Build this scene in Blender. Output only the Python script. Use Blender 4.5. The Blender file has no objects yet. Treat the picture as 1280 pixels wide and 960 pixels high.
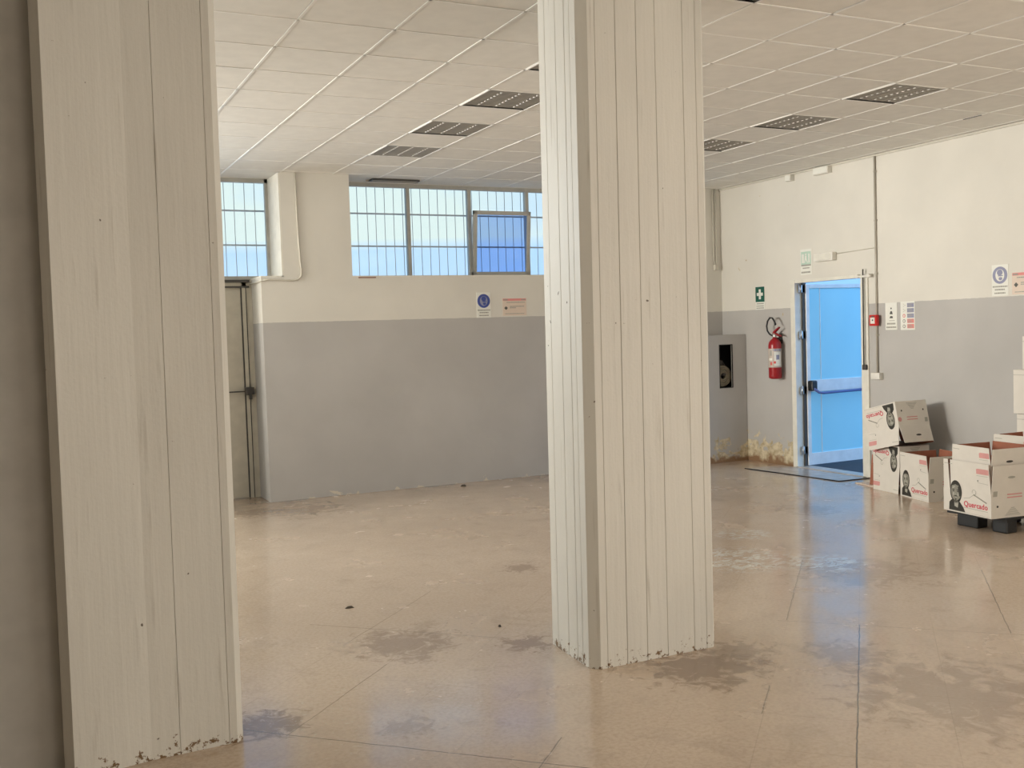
import bpy, bmesh, math, random
from mathutils import Vector, Matrix
random.seed(7)
SC = bpy.context.scene
COL = SC.collection

# ------------------------------------------------------------------ camera, world, lights, exposure
CAM_LOC = (-1.626, -6.06, 1.8172)
YAW, PITCH, ROLL = 0.453, -0.0495, -0.0325
F_PX = 1285.0
f = Vector((math.sin(YAW)*math.cos(PITCH), math.cos(YAW)*math.cos(PITCH), math.sin(PITCH)))
rt = Vector((math.cos(YAW), -math.sin(YAW), 0)); up = rt.cross(f)
rt2 = math.cos(ROLL)*rt + math.sin(ROLL)*up
up2 = -math.sin(ROLL)*rt + math.cos(ROLL)*up
cam_d = bpy.data.cameras.new('camera'); cam = bpy.data.objects.new('camera', cam_d); COL.objects.link(cam)
cam_d.sensor_width = 36.0; cam_d.lens = F_PX/1280*36.0; cam_d.clip_start = 0.05; cam_d.clip_end = 500
m = Matrix.Identity(4)
for i in range(3):
    m[i][0] = rt2[i]; m[i][1] = up2[i]; m[i][2] = -f[i]; m[i][3] = CAM_LOC[i]
cam.matrix_world = m
SC.camera = cam
SC.view_settings.view_transform = 'Standard'; SC.view_settings.look = 'None'
SC.view_settings.gamma = 1.0; SC.view_settings.use_curve_mapping = False
SC.view_settings.exposure = 0.0

SKY_BLUE = (0.36, 0.72, 1.30)
SKY_WHITE = (0.83, 1.0, 0.98)
SKY_GAIN = 1.0
def build_world():
    w = bpy.data.worlds.new('sky'); SC.world = w; w.use_nodes = True
    nt = w.node_tree; N = nt.nodes; L = nt.links
    for n in list(N): N.remove(n)
    out = N.new('ShaderNodeOutputWorld'); bg = N.new('ShaderNodeBackground')
    tc = N.new('ShaderNodeTexCoord'); mp = N.new('ShaderNodeMapping'); mp.inputs['Scale'].default_value = (1, 1, 2.2)
    no = N.new('ShaderNodeTexNoise'); no.inputs['Scale'].default_value = 3.2; no.inputs['Detail'].default_value = 5
    sp = N.new('ShaderNodeSeparateXYZ')
    L.new(tc.outputs['Generated'], mp.inputs['Vector']); L.new(mp.outputs[0], no.inputs['Vector']); L.new(tc.outputs['Generated'], sp.inputs[0])
    # thick bright cloud bank towards +Y, clear blue towards +X and the zenith
    r1 = N.new('ShaderNodeMapRange'); r1.inputs['From Min'].default_value = 0.66; r1.inputs['From Max'].default_value = 0.36
    L.new(sp.outputs['X'], r1.inputs['Value'])
    r2 = N.new('ShaderNodeMapRange'); r2.inputs['From Min'].default_value = 0.42; r2.inputs['From Max'].default_value = 0.22
    L.new(sp.outputs['Z'], r2.inputs['Value'])
    r3 = N.new('ShaderNodeMapRange'); r3.inputs['From Min'].default_value = 0.3; r3.inputs['From Max'].default_value = 0.7
    r3.inputs['To Min'].default_value = -0.35; r3.inputs['To Max'].default_value = 0.35
    L.new(no.outputs['Fac'], r3.inputs['Value'])
    mu = N.new('ShaderNodeMath'); mu.operation = 'MULTIPLY'; L.new(r1.outputs[0], mu.inputs[0]); L.new(r2.outputs[0], mu.inputs[1])
    ad = N.new('ShaderNodeMath'); ad.operation = 'ADD'; ad.use_clamp = True; L.new(mu.outputs[0], ad.inputs[0]); L.new(r3.outputs[0], ad.inputs[1])
    r4 = N.new('ShaderNodeMapRange'); r4.inputs['From Min'].default_value = 0.082; r4.inputs['From Max'].default_value = 0.094
    r4.inputs['To Min'].default_value = -0.55; r4.inputs['To Max'].default_value = 0.0
    L.new(sp.outputs['Z'], r4.inputs['Value'])
    ad2 = N.new('ShaderNodeMath'); ad2.operation = 'ADD'; ad2.use_clamp = True; L.new(ad.outputs[0], ad2.inputs[0]); L.new(r4.outputs[0], ad2.inputs[1]); ad = ad2
    mx = N.new('ShaderNodeMix'); mx.data_type = 'RGBA'
    mx.inputs[6].default_value = (*SKY_BLUE, 1); mx.inputs[7].default_value = (*SKY_WHITE, 1)
    L.new(ad.outputs[0], mx.inputs[0]); L.new(mx.outputs[2], bg.inputs['Color'])
    # the sky on the sun's side, behind the viewer, is brighter
    r5 = N.new('ShaderNodeMapRange'); r5.inputs['From Min'].default_value = 0.1; r5.inputs['From Max'].default_value = -0.5
    r5.inputs['To Min'].default_value = SKY_GAIN; r5.inputs['To Max'].default_value = SKY_GAIN*1.9
    L.new(sp.outputs['Y'], r5.inputs['Value']); L.new(r5.outputs[0], bg.inputs['Strength'])
    L.new(bg.outputs[0], out.inputs['Surface'])
build_world()

def area(name, loc, rot, sx, sy, power, color=(1, 1, 1), portal=False):
    d = bpy.data.lights.new(name, 'AREA'); d.shape = 'RECTANGLE'; d.size = sx; d.size_y = sy
    d.energy = power; d.color = color
    if portal: d.cycles.is_portal = True
    o = bpy.data.objects.new(name, d); COL.objects.link(o); o.location = loc; o.rotation_euler = rot
    return o
H = math.pi/2
# daylight: portals at the openings the photo shows, area lamps for daylight out of view, some before solid wall
area('window_portal', (4.3, 6.12, 3.1), (-H, 0, 0), 4.6, 1.15, 1, portal=True)
area('door_portal', (7.62, 3.43, 1.17), (0, H, 0), 2.3, 1.2, 1, portal=True)
WARM = (1.0, 0.95, 0.87)
area('rear_ceiling_fill', (4.0, -11.9, 1.5), (H+0.35, 0, 0), 5.0, 2.6, 115, WARM)  # unseen lamp added to lift the ceiling; no doorway is built behind it
area('daylight_rear_right_windows', (7.2, -7.6, 2.0), (H+0.15, 0, H), 5.5, 2.6, 395, (1.0, 0.95, 0.87))
area('daylight_far_side_windows', (-6.8, 2.4, 2.6), (H, 0, -H), 6.0, 1.6, 52, (1.0, 0.96, 0.90))
sl = area('right_wall_fill', (-6.75, 3.2, 2.75), (0, 0, 0), 3.0, 1.2, 112, (1.0, 0.94, 0.84))  # added narrow lamp that brightens the right wall; there is no court
sl.data.spread = math.radians(58)
sl.rotation_euler = (Vector((7.28, 2.3, 2.75))-Vector(sl.location)).to_track_quat('-Z', 'Y').to_euler()
area('daylight_far_windows', (-3.4, 5.47, 3.05), (-H, 0, 0), 5.2, 1.1, 210, (0.80, 0.92, 1.0))

# ------------------------------------------------------------------ materials
def srgb(r, g, b):
    def c(v):
        v /= 255.0
        return v/12.92 if v <= 0.04045 else ((v+0.055)/1.055)**2.4
    return (c(r), c(g), c(b))
class NT:
    """small helper around a node tree"""
    def __init__(s, name):
        s.m = bpy.data.materials.new(name); s.m.use_nodes = True
        s.t = s.m.node_tree; s.N = s.t.nodes; s.L = s.t.links
        s.b = s.N['Principled BSDF']; s.out = s.N['Material Output']
        s._pos = None
    def new(s, kind, **kw):
        n = s.N.new(kind)
        for k, v in kw.items(): setattr(n, k, v)
        return n
    def set(s, sock, v):
        if hasattr(v, 'is_linked') or isinstance(v, bpy.types.NodeSocket): s.L.new(v, sock)
        else:
            if isinstance(v, tuple) and len(v) == 3 and len(sock.default_value) == 4: v = (*v, 1)
            sock.default_value = v
    def pos(s):
        if s._pos is None:
            s._pos = s.new('ShaderNodeNewGeometry').outputs['Position']
        return s._pos
    def xyz(s):
        n = s.new('ShaderNodeSeparateXYZ'); s.set(n.inputs[0], s.pos()); return n.outputs
    def math(s, op, a, b=0.0, c=0.0, clamp=False):
        n = s.new('ShaderNodeMath', operation=op, use_clamp=clamp)
        s.set(n.inputs[0], a); s.set(n.inputs[1], b)
        if op in ('COMPARE', 'MULTIPLY_ADD'): s.set(n.inputs[2], c)
        return n.outputs[0]
    def rng(s, v, a, b, c=0.0, d=1.0):
        n = s.new('ShaderNodeMapRange'); s.set(n.inputs['Value'], v)
        for k, x in zip(('From Min', 'From Max', 'To Min', 'To Max'), (a, b, c, d)): n.inputs[k].default_value = x
        return n.outputs[0]
    def noise(s, scale, detail=3, rough=0.5, vec=None, stretch=None, dist=0.0):
        n = s.new('ShaderNodeTexNoise'); n.inputs['Scale'].default_value = scale; n.inputs['Detail'].default_value = detail
        n.inputs['Roughness'].default_value = rough; n.inputs['Distortion'].default_value = dist
        v = vec if vec is not None else s.pos()
        if stretch:
            mp = s.new('ShaderNodeMapping'); mp.inputs['Scale'].default_value = stretch; s.set(mp.inputs[0], v); v = mp.outputs[0]
        s.set(n.inputs['Vector'], v); return n.outputs['Fac']
    def mix(s, fac, a, b):
        n = s.new('ShaderNodeMix', data_type='RGBA'); s.set(n.inputs[0], fac); s.set(n.inputs[6], a); s.set(n.inputs[7], b); return n.outputs[2]
    def bump(s, h, dist=0.01, strength=0.5):
        n = s.new('ShaderNodeBump'); n.inputs['Strength'].default_value = strength; n.inputs['Distance'].default_value = dist
        s.set(n.inputs['Height'], h); s.L.new(n.outputs[0], s.b.inputs['Normal'])
    def fin(s, col, rough=0.5, metal=0.0, spec=0.5):
        s.set(s.b.inputs['Base Color'], col); s.set(s.b.inputs['Roughness'], rough)
        s.b.inputs['Metallic'].default_value = metal; s.b.inputs['Specular IOR Level'].default_value = spec
        return s.m
def plain(name, col, rough=0.5, metal=0.0, spec=0.5, var=0.06):
    t = NT(name); n = t.noise(9, 3)
    k = t.rng(n, 0.3, 0.7, 1-var, 1+var)
    g = t.new('ShaderNodeVectorMath', operation='SCALE'); g.inputs[0].default_value = col; t.set(g.inputs['Scale'], k)
    return t.fin(g.outputs[0], rough, metal, spec)

CREAM = (0.74, 0.715, 0.65)
GREY = (0.49, 0.475, 0.455)
def wall_material(name, peel):
    """painted plaster: cream above 2.02 m, grey dado below, flaking near the floor"""
    t = NT(name); X, Y, Z = t.xyz()
    big = t.noise(1.6, 4); fine = t.noise(14, 4)
    edge = t.math('ADD', Z, t.rng(fine, 0, 1, -0.006, 0.006))
    dado = t.math('LESS_THAN', edge, 2.02)
    cream = t.mix(t.rng(big, 0.3, 0.7), tuple(c*0.95 for c in CREAM), tuple(c*1.03 for c in CREAM))
    grey = t.mix(t.rng(big, 0.3, 0.7), tuple(c*0.94 for c in GREY), tuple(c*1.05 for c in GREY))
    base = t.mix(dado, cream, grey)
    pn = t.noise(5.5, 6, 0.62, dist=0.9)
    if peel == 'damp':       # rising damp near the corner: big flakes of bare plaster
        low = t.math('ADD', t.rng(Z, 0.10, 0.55, 0.17, -0.20), t.rng(X, 7.20, 7.27, -0.10, 0.0))
        inY = t.math('MULTIPLY', t.rng(Y, 3.95, 4.1), 1.0)
        v = t.math('ADD', pn, low)
        mask = t.math('MULTIPLY', t.rng(v, 0.50, 0.52), inY)
        tone = t.noise(11, 5, 0.7)
        bare = t.mix(t.rng(tone, 0.38, 0.60), srgb(176, 160, 128), srgb(218, 206, 178))
        base = t.mix(mask, base, bare)
        dirt = t.math('MULTIPLY', t.rng(t.math('ADD', t.noise(6, 4), t.rng(Z, 0.0, 0.22, 0.30, -0.25)), 0.52, 0.68), inY)
        base = t.mix(dirt, base, srgb(142, 112, 84))
    else:
        low = t.rng(Z, 0.0, 0.16, 0.04, -0.22)
        v = t.math('ADD', pn, low)
        base = t.mix(t.rng(v, 0.585, 0.60), base, srgb(214, 206, 190))
    h = t.math('ADD', t.math('MULTIPLY', fine, 0.3), big)
    t.bump(h, 0.012, 0.35)
    return t.fin(base, 0.55, 0, 0.35)
M = {}
M['wall'] = wall_material('painted_wall', 'chips')
M['wall_damp'] = wall_material('damp_wall', 'damp')
M['partition'] = plain('taupe_paint', (0.47, 0.45, 0.41), 0.6)
M['reveal'] = plain('white_reveal', (0.80, 0.78, 0.70), 0.6)

def concrete_material():
    t = NT('painted_board_concrete'); X, Y, Z = t.xyz()
    a = t.noise(2.2, 4, stretch=(1, 1, 0.35)); b = t.noise(30, 4, stretch=(1, 1, 0.06)); c = t.noise(60, 3)
    base = t.mix(t.rng(a, 0.3, 0.7), (0.66, 0.635, 0.575), (0.74, 0.715, 0.65))
    base = t.mix(t.rng(b, 0.64, 0.75, 0, 0.45), base, (0.42, 0.38, 0.31))
    # specks and broken edge at the foot
    v = t.math('ADD', t.noise(26, 5, 0.7), t.rng(Z, 0.0, 0.13, 0.10, -0.12))
    base = t.mix(t.rng(v, 0.60, 0.64), base, srgb(122, 96, 66))
    sp = t.noise(17, 2); base = t.mix(t.rng(sp, 0.765, 0.78), base, (0.16, 0.13, 0.1))
    t.bump(t.math('ADD', t.math('MULTIPLY', b, 0.8), t.math('MULTIPLY', c, 0.25)), 0.006, 0.5)
    return t.fin(base, 0.5, 0, 0.4)
M['concrete'] = concrete_material()

def floor_material():
    t = NT('terrazzo_floor'); X, Y, Z = t.xyz()
    s = 1/math.sqrt(2)
    a = t.math('MULTIPLY', t.math('ADD', X, Y), s); b = t.math('MULTIPLY', t.math('SUBTRACT', X, Y), s)
    big = t.noise(0.55, 5, 0.55); mid = t.noise(2.4, 5, 0.6, dist=0.6); fine = t.noise(46, 3, 0.6); speck = t.noise(160, 2)
    base = t.mix(t.rng(big, 0.35, 0.65), (0.61, 0.475, 0.36), (0.69, 0.55, 0.425))
    base = t.mix(t.rng(fine, 0.4, 0.65, 0, 0.35), base, (0.40, 0.29, 0.19))
    base = t.mix(t.rng(speck, 0.55, 0.75, 0, 0.5), base, (0.60, 0.50, 0.38))
    # worn brown-grey patches
    base = t.mix(t.rng(t.noise(4.5, 6, 0.7, dist=0.4), 0.52, 0.70, 0, 0.28), base, (0.36, 0.27, 0.20))
    base = t.mix(t.rng(mid, 0.60, 0.76, 0, 0.4), base, (0.27, 0.20, 0.14))
    def blob(cx, cy, r, col, amount, base, hard=0.5):
        d = t.new('ShaderNodeVectorMath', operation='DISTANCE'); t.set(d.inputs[0], t.pos()); d.inputs[1].default_value = (cx, cy, 0)
        v = t.math('ADD', t.math('DIVIDE', d.outputs['Value'], r), t.rng(t.noise(5/r**0.5, 5, 0.65, dist=1.0), 0.2, 0.8, 1.1, -1.1))
        return t.mix(t.rng(v, 1.0, 1.0-hard, 0, amount), base, col)
    brown = (0.22, 0.14, 0.09)
    for cx, cy, r, am in ((1.62, -1.62, 0.34, 0.85), (1.95, -1.5, 0.22, 0.6), (-0.64, -1.22, 0.20, 0.85), (0.38, -0.36, 0.30, 0.6), (2.40, -2.6, 0.55, 0.55), (1.12, 4.75, 0.45, 0.65),
                      (0.6, 4.95, 0.3, 0.6), (3.85, -0.45, 0.5, 0.5), (2.41, -1.85, 0.25, 0.5), (1.0, -0.75, 0.16, 0.7), (1.83, 1.0, 0.16, 0.6), (5.3, 1.7, 0.35, 0.5), (-0.05, -1.6, 0.15, 0.4)):
        base = blob(cx, cy, r, (0.26, 0.175, 0.12), am, base)
    base = t.mix(t.math('MULTIPLY', t.rng(Y, 4.6, 5.5), t.rng(t.noise(2.2, 4), 0.3, 0.6, 0.25, 0.75)), base, (0.27, 0.185, 0.125))
    # white lime spills between the pillar and the door
    pat = t.noise(9, 5, 0.7, dist=1.2, stretch=(1, 1.8, 1))
    for cx, cy, r in ((3.42, 0.30, 0.36), (4.04, 1.06, 0.2), (3.85, -0.15, 0.25)):
        d = t.new('ShaderNodeVectorMath', operation='DISTANCE'); t.set(d.inputs[0], t.pos()); d.inputs[1].default_value = (cx, cy, 0)
        k = t.math('MULTIPLY', t.rng(pat, 0.50, 0.55), t.rng(d.outputs['Value'], r*1.4, r*0.7))
        base = t.mix(t.math('MULTIPLY', k, 0.95), base, (0.80, 0.78, 0.72))
    # crumbs of paint in front of the left pillar
    d = t.new('ShaderNodeVectorMath', operation='DISTANCE'); t.set(d.inputs[0], t.pos()); d.inputs[1].default_value = (-0.15, -1.35, 0)
    k = t.math('MULTIPLY', t.rng(t.noise(34, 4, 0.7), 0.60, 0.66), t.rng(d.outputs['Value'], 0.75, 0.35))
    base = t.mix(t.math('MULTIPLY', k, 0.6), base, (0.72, 0.69, 0.6))
    def inside(v, lo, hi):
        return t.math('MULTIPLY', t.math('GREATER_THAN', v, lo), t.math('LESS_THAN', v, hi))
    # faint joints of the diagonal 41 cm tiles
    vis = t.rng(t.noise(0.9, 4), 0.42, 0.62, 0.05, 0.5)
    for v, off in ((a, 0.24), (b, 0.59)):
        fr = t.math('ABSOLUTE', t.math('SUBTRACT', t.math('FRACT', t.math('ADD', t.math('DIVIDE', t.math('SUBTRACT', v, off), 0.4135), 100.5)), 0.5))
        base = t.mix(t.math('MULTIPLY', t.rng(fr, 0.0065, 0.003), t.math('MULTIPLY', vis, 0.6)), base, (0.15, 0.105, 0.07))
    # the joints that have opened
    for v, w, c, lo, hi, st in ((b, a, 3.075, -3.0, 1.0, 0.95), (b, a, 2.65, 1.0, 2.7, 0.6), (b, a, 2.65, -0.6, -0.2, 0.6), (b, a, 0.59, -1.4, -0.35, 0.5), (b, a, 1.82, -3.0, -1.1, 0.6),
                            (b, a, 3.9, 1.0, 2.6, 0.7), (a, b, 0.26, -0.25, 1.1, 0.6), (a, b, -1.385, 0.35, 3.0, 0.85), (a, b, 0.98, 2.6, 4.0, 0.5), (b, a, 0.18, -0.1, 1.2, 0.4)):
        wob = t.math('ADD', v, t.rng(t.noise(7, 2), 0.3, 0.7, -0.003, 0.003))
        line = t.rng(t.math('ABSOLUTE', t.math('SUBTRACT', wob, c)), 0.0042, 0.0020)
        k = t.math('MULTIPLY', t.math('MULTIPLY', line, inside(w, lo, hi)), st)
        base = t.mix(k, base, (0.07, 0.05, 0.035))
    rough = t.rng(t.noise(1.7, 5, 0.6), 0.35, 0.7, 0.13, 0.32)
    t.bump(t.math('ADD', t.noise(1.1, 3), t.math('MULTIPLY', fine, 0.06)), 0.02, 0.10)
    m_ = t.fin(base, rough, 0, 0.5)
    t.b.inputs['IOR'].default_value = 1.55
    t.b.inputs['Coat Weight'].default_value = 0.28; t.b.inputs['Coat Roughness'].default_value = 0.10
    return m_
M['floor'] = floor_material()
M['floor_slab'] = plain('threshold_slab', (0.50, 0.43, 0.36), 0.25, var=0.12)
M['tile'] = plain('ceiling_tile', (0.82, 0.80, 0.75), 0.85, spec=0.2, var=0.03)
M['tbar'] = plain('white_tbar', (0.90, 0.88, 0.83), 0.35, var=0.02)
M['white_paint'] = plain('white_enamel', (0.78, 0.76, 0.68), 0.35)
M['alu'] = plain('white_aluminium', (0.84, 0.84, 0.84), 0.30)
M['frame_grey'] = plain('window_frame_grey', (0.50, 0.49, 0.45), 0.45)
M['grille'] = plain('grille_steel', (0.60, 0.62, 0.63), 0.5)
M['pipe'] = plain('grey_conduit', (0.46, 0.43, 0.37), 0.4)
M['pipe_light'] = plain('painted_conduit', (0.62, 0.59, 0.51), 0.5)
M['black'] = plain('black_plastic', (0.012, 0.012, 0.013), 0.4)
M['dark'] = plain('dark_metal', (0.06, 0.055, 0.05), 0.5)
M['rubber'] = plain('hose_rubber', (0.02, 0.021, 0.023), 0.45)
M['red'] = plain('red_enamel', (0.33, 0.010, 0.016), 0.28)
M['red_plastic'] = plain('red_plastic', (0.55, 0.02, 0.018), 0.35)
M['steel'] = plain('steel', (0.55, 0.54, 0.52), 0.3, metal=0.9)
M['white_plastic'] = plain('white_plastic', (0.78, 0.76, 0.70), 0.4)
M['hosecloth'] = plain('canvas_hose', (0.30, 0.26, 0.19), 0.8, var=0.2)
M['asphalt'] = plain('dark_asphalt', (0.035, 0.045, 0.06), 0.8)
M['louver'] = plain('louver_metal', (0.44, 0.41, 0.36), 0.5, metal=0.1)
M['lamp_dark'] = plain('fixture_inside', (0.30, 0.28, 0.25), 0.6)
M['tube'] = plain('unlit_tube', (0.75, 0.74, 0.70), 0.25)
M['paper'] = plain('sign_white', (0.82, 0.82, 0.76), 0.45, var=0.02)
M['paper_pink'] = plain('sign_cream', (0.74, 0.62, 0.52), 0.5, var=0.02)
M['sign_green'] = plain('sign_green', (0.005, 0.10, 0.07), 0.4)
M['sign_palegreen'] = plain('sign_pale_green', (0.50, 0.66, 0.56), 0.4)
M['sign_blue'] = plain('sign_blue', (0.03, 0.06, 0.30), 0.4)
M['sign_fadedblue'] = plain('sign_faded_blue', (0.28, 0.29, 0.42), 0.4)
M['sign_red'] = plain('sign_red', (0.62, 0.10, 0.09), 0.4)
M['sign_pinkred'] = plain('sign_faded_red', (0.75, 0.27, 0.25), 0.4)
M['ink'] = plain('ink', (0.10, 0.10, 0.09), 0.6)
M['ink_soft'] = plain('soft_ink', (0.36, 0.35, 0.31), 0.6)
M['dust'] = plain('debris', (0.07, 0.055, 0.04), 0.8)
M['c_white'] = plain('carton_white', (0.74, 0.70, 0.63), 0.5, var=0.03)
M['c_in'] = plain('carton_inside', (0.36, 0.13, 0.075), 0.7, var=0.08)
M['p_black'] = plain('print_black', (0.035, 0.033, 0.026), 0.5)
M['p_grey'] = plain('print_grey', (0.27, 0.26, 0.215), 0.5)
M['p_light'] = plain('print_light_grey', (0.42, 0.41, 0.35), 0.5)
M['p_red'] = plain('print_red', (0.60, 0.06, 0.09), 0.5)
M['p_pink'] = plain('print_pink', (0.68, 0.33, 0.31), 0.5)
M['pallet'] = plain('black_pallet_plastic', (0.012, 0.013, 0.014), 0.45)
def glass(name, tint, gloss=0.06):
    t = NT(name); N = t.N; N.remove(t.b)
    tr = t.new('ShaderNodeBsdfTransparent'); tr.inputs[0].default_value = (*tint, 1)
    gl = t.new('ShaderNodeBsdfGlossy'); gl.inputs['Roughness'].default_value = 0.05
    fr = t.new('ShaderNodeFresnel'); fr.inputs[0].default_value = 1.45
    mx = t.new('ShaderNodeMixShader'); t.L.new(fr.outputs[0], mx.inputs[0]); t.L.new(tr.outputs[0], mx.inputs[1]); t.L.new(gl.outputs[0], mx.inputs[2])
    t.L.new(mx.outputs[0], t.out.inputs[0]); return t.m
M['glass'] = glass('clear_glass', (0.98, 0.99, 0.99))
M['glass_blue'] = glass('blue_tinted_glass', (0.62, 0.72, 0.90))
t = NT('blue_door_panel'); M['door_panel'] = t.fin(t.mix(t.rng(t.noise(1.5, 2), 0.3, 0.7), (0.36, 0.76, 0.92), (0.42, 0.81, 0.95)), 0.35)

# ------------------------------------------------------------------ mesh helpers
def box(bm, x0, x1, y0, y1, z0, z1, mi=0, bev=0.0):
    if x0 > x1: x0, x1 = x1, x0
    if y0 > y1: y0, y1 = y1, y0
    if z0 > z1: z0, z1 = z1, z0
    vs = [bm.verts.new((x, y, z)) for z in (z0, z1) for x, y in ((x0, y0), (x1, y0), (x1, y1), (x0, y1))]
    fs = [bm.faces.new([vs[i] for i in q]) for q in ((3, 2, 1, 0), (4, 5, 6, 7), (0, 1, 5, 4), (1, 2, 6, 5), (2, 3, 7, 6), (3, 0, 4, 7))]
    for q in fs: q.material_index = mi
    if bev > 0:
        es = list({e for q in fs for e in q.edges})
        r = bmesh.ops.bevel(bm, geom=es, offset=bev, segments=2, affect='EDGES', profile=0.5)
        for q in r['faces']: q.material_index = mi
    return fs
def prism(bm, pts, z0, z1, top=None, mi=0):
    """extrude a polygon (counter-clockwise xy) from z0 to z1; top = its xy at z1"""
    top = top or pts
    a = [bm.verts.new((x, y, z0)) for x, y in pts]; b = [bm.verts.new((x, y, z1)) for x, y in top]
    n = len(pts); fs = [bm.faces.new(a[::-1]), bm.faces.new(b)]
    for i in range(n): fs.append(bm.faces.new((a[i], a[(i+1) % n], b[(i+1) % n], b[i])))
    for q in fs: q.material_index = mi
    return fs
def plate(bm, pts3, d, mi=0):
    """thin solid from a planar loop of 3d points, thickened by vector d"""
    a = [bm.verts.new(p) for p in pts3]; b = [bm.verts.new(Vector(p)+Vector(d)) for p in pts3]
    n = len(a); fs = [bm.faces.new(a[::-1]), bm.faces.new(b)]
    for i in range(n): fs.append(bm.faces.new((a[i], a[(i+1) % n], b[(i+1) % n], b[i])))
    for q in fs: q.material_index = mi
def tube(bm, pts, r, seg=10, mi=0, caps=True):
    pts = [Vector(p) for p in pts]; rings = []; prev = None
    rr = r if isinstance(r, (list, tuple)) else [r]*len(pts)
    for i, p in enumerate(pts):
        d = (pts[min(i+1, len(pts)-1)]-pts[max(i-1, 0)]).normalized()
        if prev is None:
            ref = Vector((0, 0, 1)) if abs(d.z) < 0.9 else Vector((1, 0, 0)); u = d.cross(ref).normalized()
        else: u = (prev - d*prev.dot(d)).normalized()
        v = d.cross(u); prev = u
        rings.append([bm.verts.new(p + (u*math.cos(2*math.pi*k/seg)+v*math.sin(2*math.pi*k/seg))*rr[i]) for k in range(seg)])
    for a, b in zip(rings, rings[1:]):
        for k in range(seg):
            q = bm.faces.new((a[k], a[(k+1) % seg], b[(k+1) % seg], b[k])); q.smooth = True; q.material_index = mi
    if caps:
        for q in (bm.faces.new(rings[0][::-1]), bm.faces.new(rings[-1])): q.material_index = mi
def lathe(bm, prof, c=(0, 0, 0), seg=24, mi=0):
    rings = []
    for r, z in prof:
        rings.append([bm.verts.new((c[0]+r*math.cos(2*math.pi*k/seg), c[1]+r*math.sin(2*math.pi*k/seg), c[2]+z)) for k in range(seg)])
    for a, b in zip(rings, rings[1:]):
        for k in range(seg):
            q = bm.faces.new((a[k], a[(k+1) % seg], b[(k+1) % seg], b[k])); q.smooth = True; q.material_index = mi
    for q in (bm.faces.new(rings[0][::-1]), bm.faces.new(rings[-1])): q.material_index = mi
def obj(name, bm, mats, parent=None, loc=None, rot=None, fix=True):
    if fix: bmesh.ops.recalc_face_normals(bm, faces=bm.faces)
    me = bpy.data.meshes.new(name); bm.to_mesh(me); bm.free()
    for q in (mats if isinstance(mats, (list, tuple)) else [mats]): me.materials.append(M[q] if isinstance(q, str) else q)
    o = bpy.data.objects.new(name, me); COL.objects.link(o)
    if parent: o.parent = parent
    if loc: o.location = loc
    if rot: o.rotation_euler = rot
    return o
def tag(o, label, cat, group=None):
    o['label'] = label; o['category'] = cat
    if group: o['group'] = group
    return o
def thing(name, label, cat, loc=(0, 0, 0), rot=(0, 0, 0), group=None):
    o = bpy.data.objects.new(name, None); COL.objects.link(o); o.location = loc; o.rotation_euler = rot
    o.empty_display_size = 0.1
    return tag(o, label, cat, group)
def struct(name, bm, mats, parent=None):
    o = obj(name, bm, mats, parent)
    if not parent: o['kind'] = 'structure'
    return o
B = bmesh.new
def copy_tree(o, parent=None):
    c = o.copy(); COL.objects.link(c)
    if parent is not None: c.parent = parent
    for ch in [x for x in COL.objects if x.parent == o and x is not c]: copy_tree(ch, c)
    return c

# ------------------------------------------------------------------ room shell
XL, XR, YN, YF, CZ = -7.0, 7.28, -12.0, 5.5, 3.70
YW = 6.06          # glazing plane of the far windows
bm = B(); box(bm, XL-0.3, XR+0.0, YN-0.3, 6.4, -0.12, 0.0); struct('floor', bm, 'floor')
# far wall: low block under the big window, pier, right-hand end
bm = B()
box(bm, 0.93, 7.28, YF, 6.25, 0, 2.53)
box(bm, 1.19, 1.99, YF-0.0, 6.25, 2.53, 3.9)
box(bm, 6.75, 7.28, YF, 6.25, 2.53, 3.9)
struct('wall_far', bm, 'wall')
bm = B(); box(bm, XL, -0.02, YF, 6.25, 0, 2.53); struct('wall_far_left', bm, 'wall')
# right wall with the emergency exit opening
DY0, DY1, DH = 2.80, 4.06, 2.345
bm = B()
box(bm, XR, XR+0.14, YN, DY0, 0, 3.9); box(bm, XR, XR+0.14, DY1, 6.25, 0, 3.9); box(bm, XR, XR+0.14, DY0, DY1, DH, 3.9)
struct('wall_right', bm, 'wall_damp')
# near and left walls (behind and beside the viewer) around their closed openings
bm = B()
box(bm, XL, XR, YN-0.3, YN, 0, 0.8); box(bm, XL, XR, YN-0.3, YN, 3.4, 3.9); box(bm, XL, -3.0, YN-0.3, YN, 0.8, 3.4); box(bm, 6.0, XR, YN-0.3, YN, 0.8, 3.4)
struct('wall_near', bm, 'wall')
bm = B()
box(bm, XL-0.3, XL, YN-0.3, 6.25, 0, 0.9); box(bm, XL-0.3, XL, YN-0.3, 6.25, 3.5, 3.9)
box(bm, XL-0.3, XL, YN-0.3, -10.1, 0.9, 3.5); box(bm, XL-0.3, XL, -3.1, -0.6, 0.9, 3.5); box(bm, XL-0.3, XL, 5.4, 6.25, 0.9, 3.5)
struct('wall_left', bm, 'wall')
bm = B(); box(bm, -3.0, 6.0, YN-0.2, YN-0.15, 0.8, 3.4); box(bm, XL-0.2, XL-0.15, -10.1, -3.1, 0.9, 3.5); box(bm, XL-0.2, XL-0.15, -0.6, 5.4, 0.9, 3.5)
struct('sky_block_panels', bm, 'white_paint')  # solid white panels added to keep blue sky light out of the openings
# partition that ends at the left pillar
bm = B(); box(bm, XL, -1.47, -1.30, -1.0, 0, 3.9); struct('wall_partition', bm, 'partition')

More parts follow.
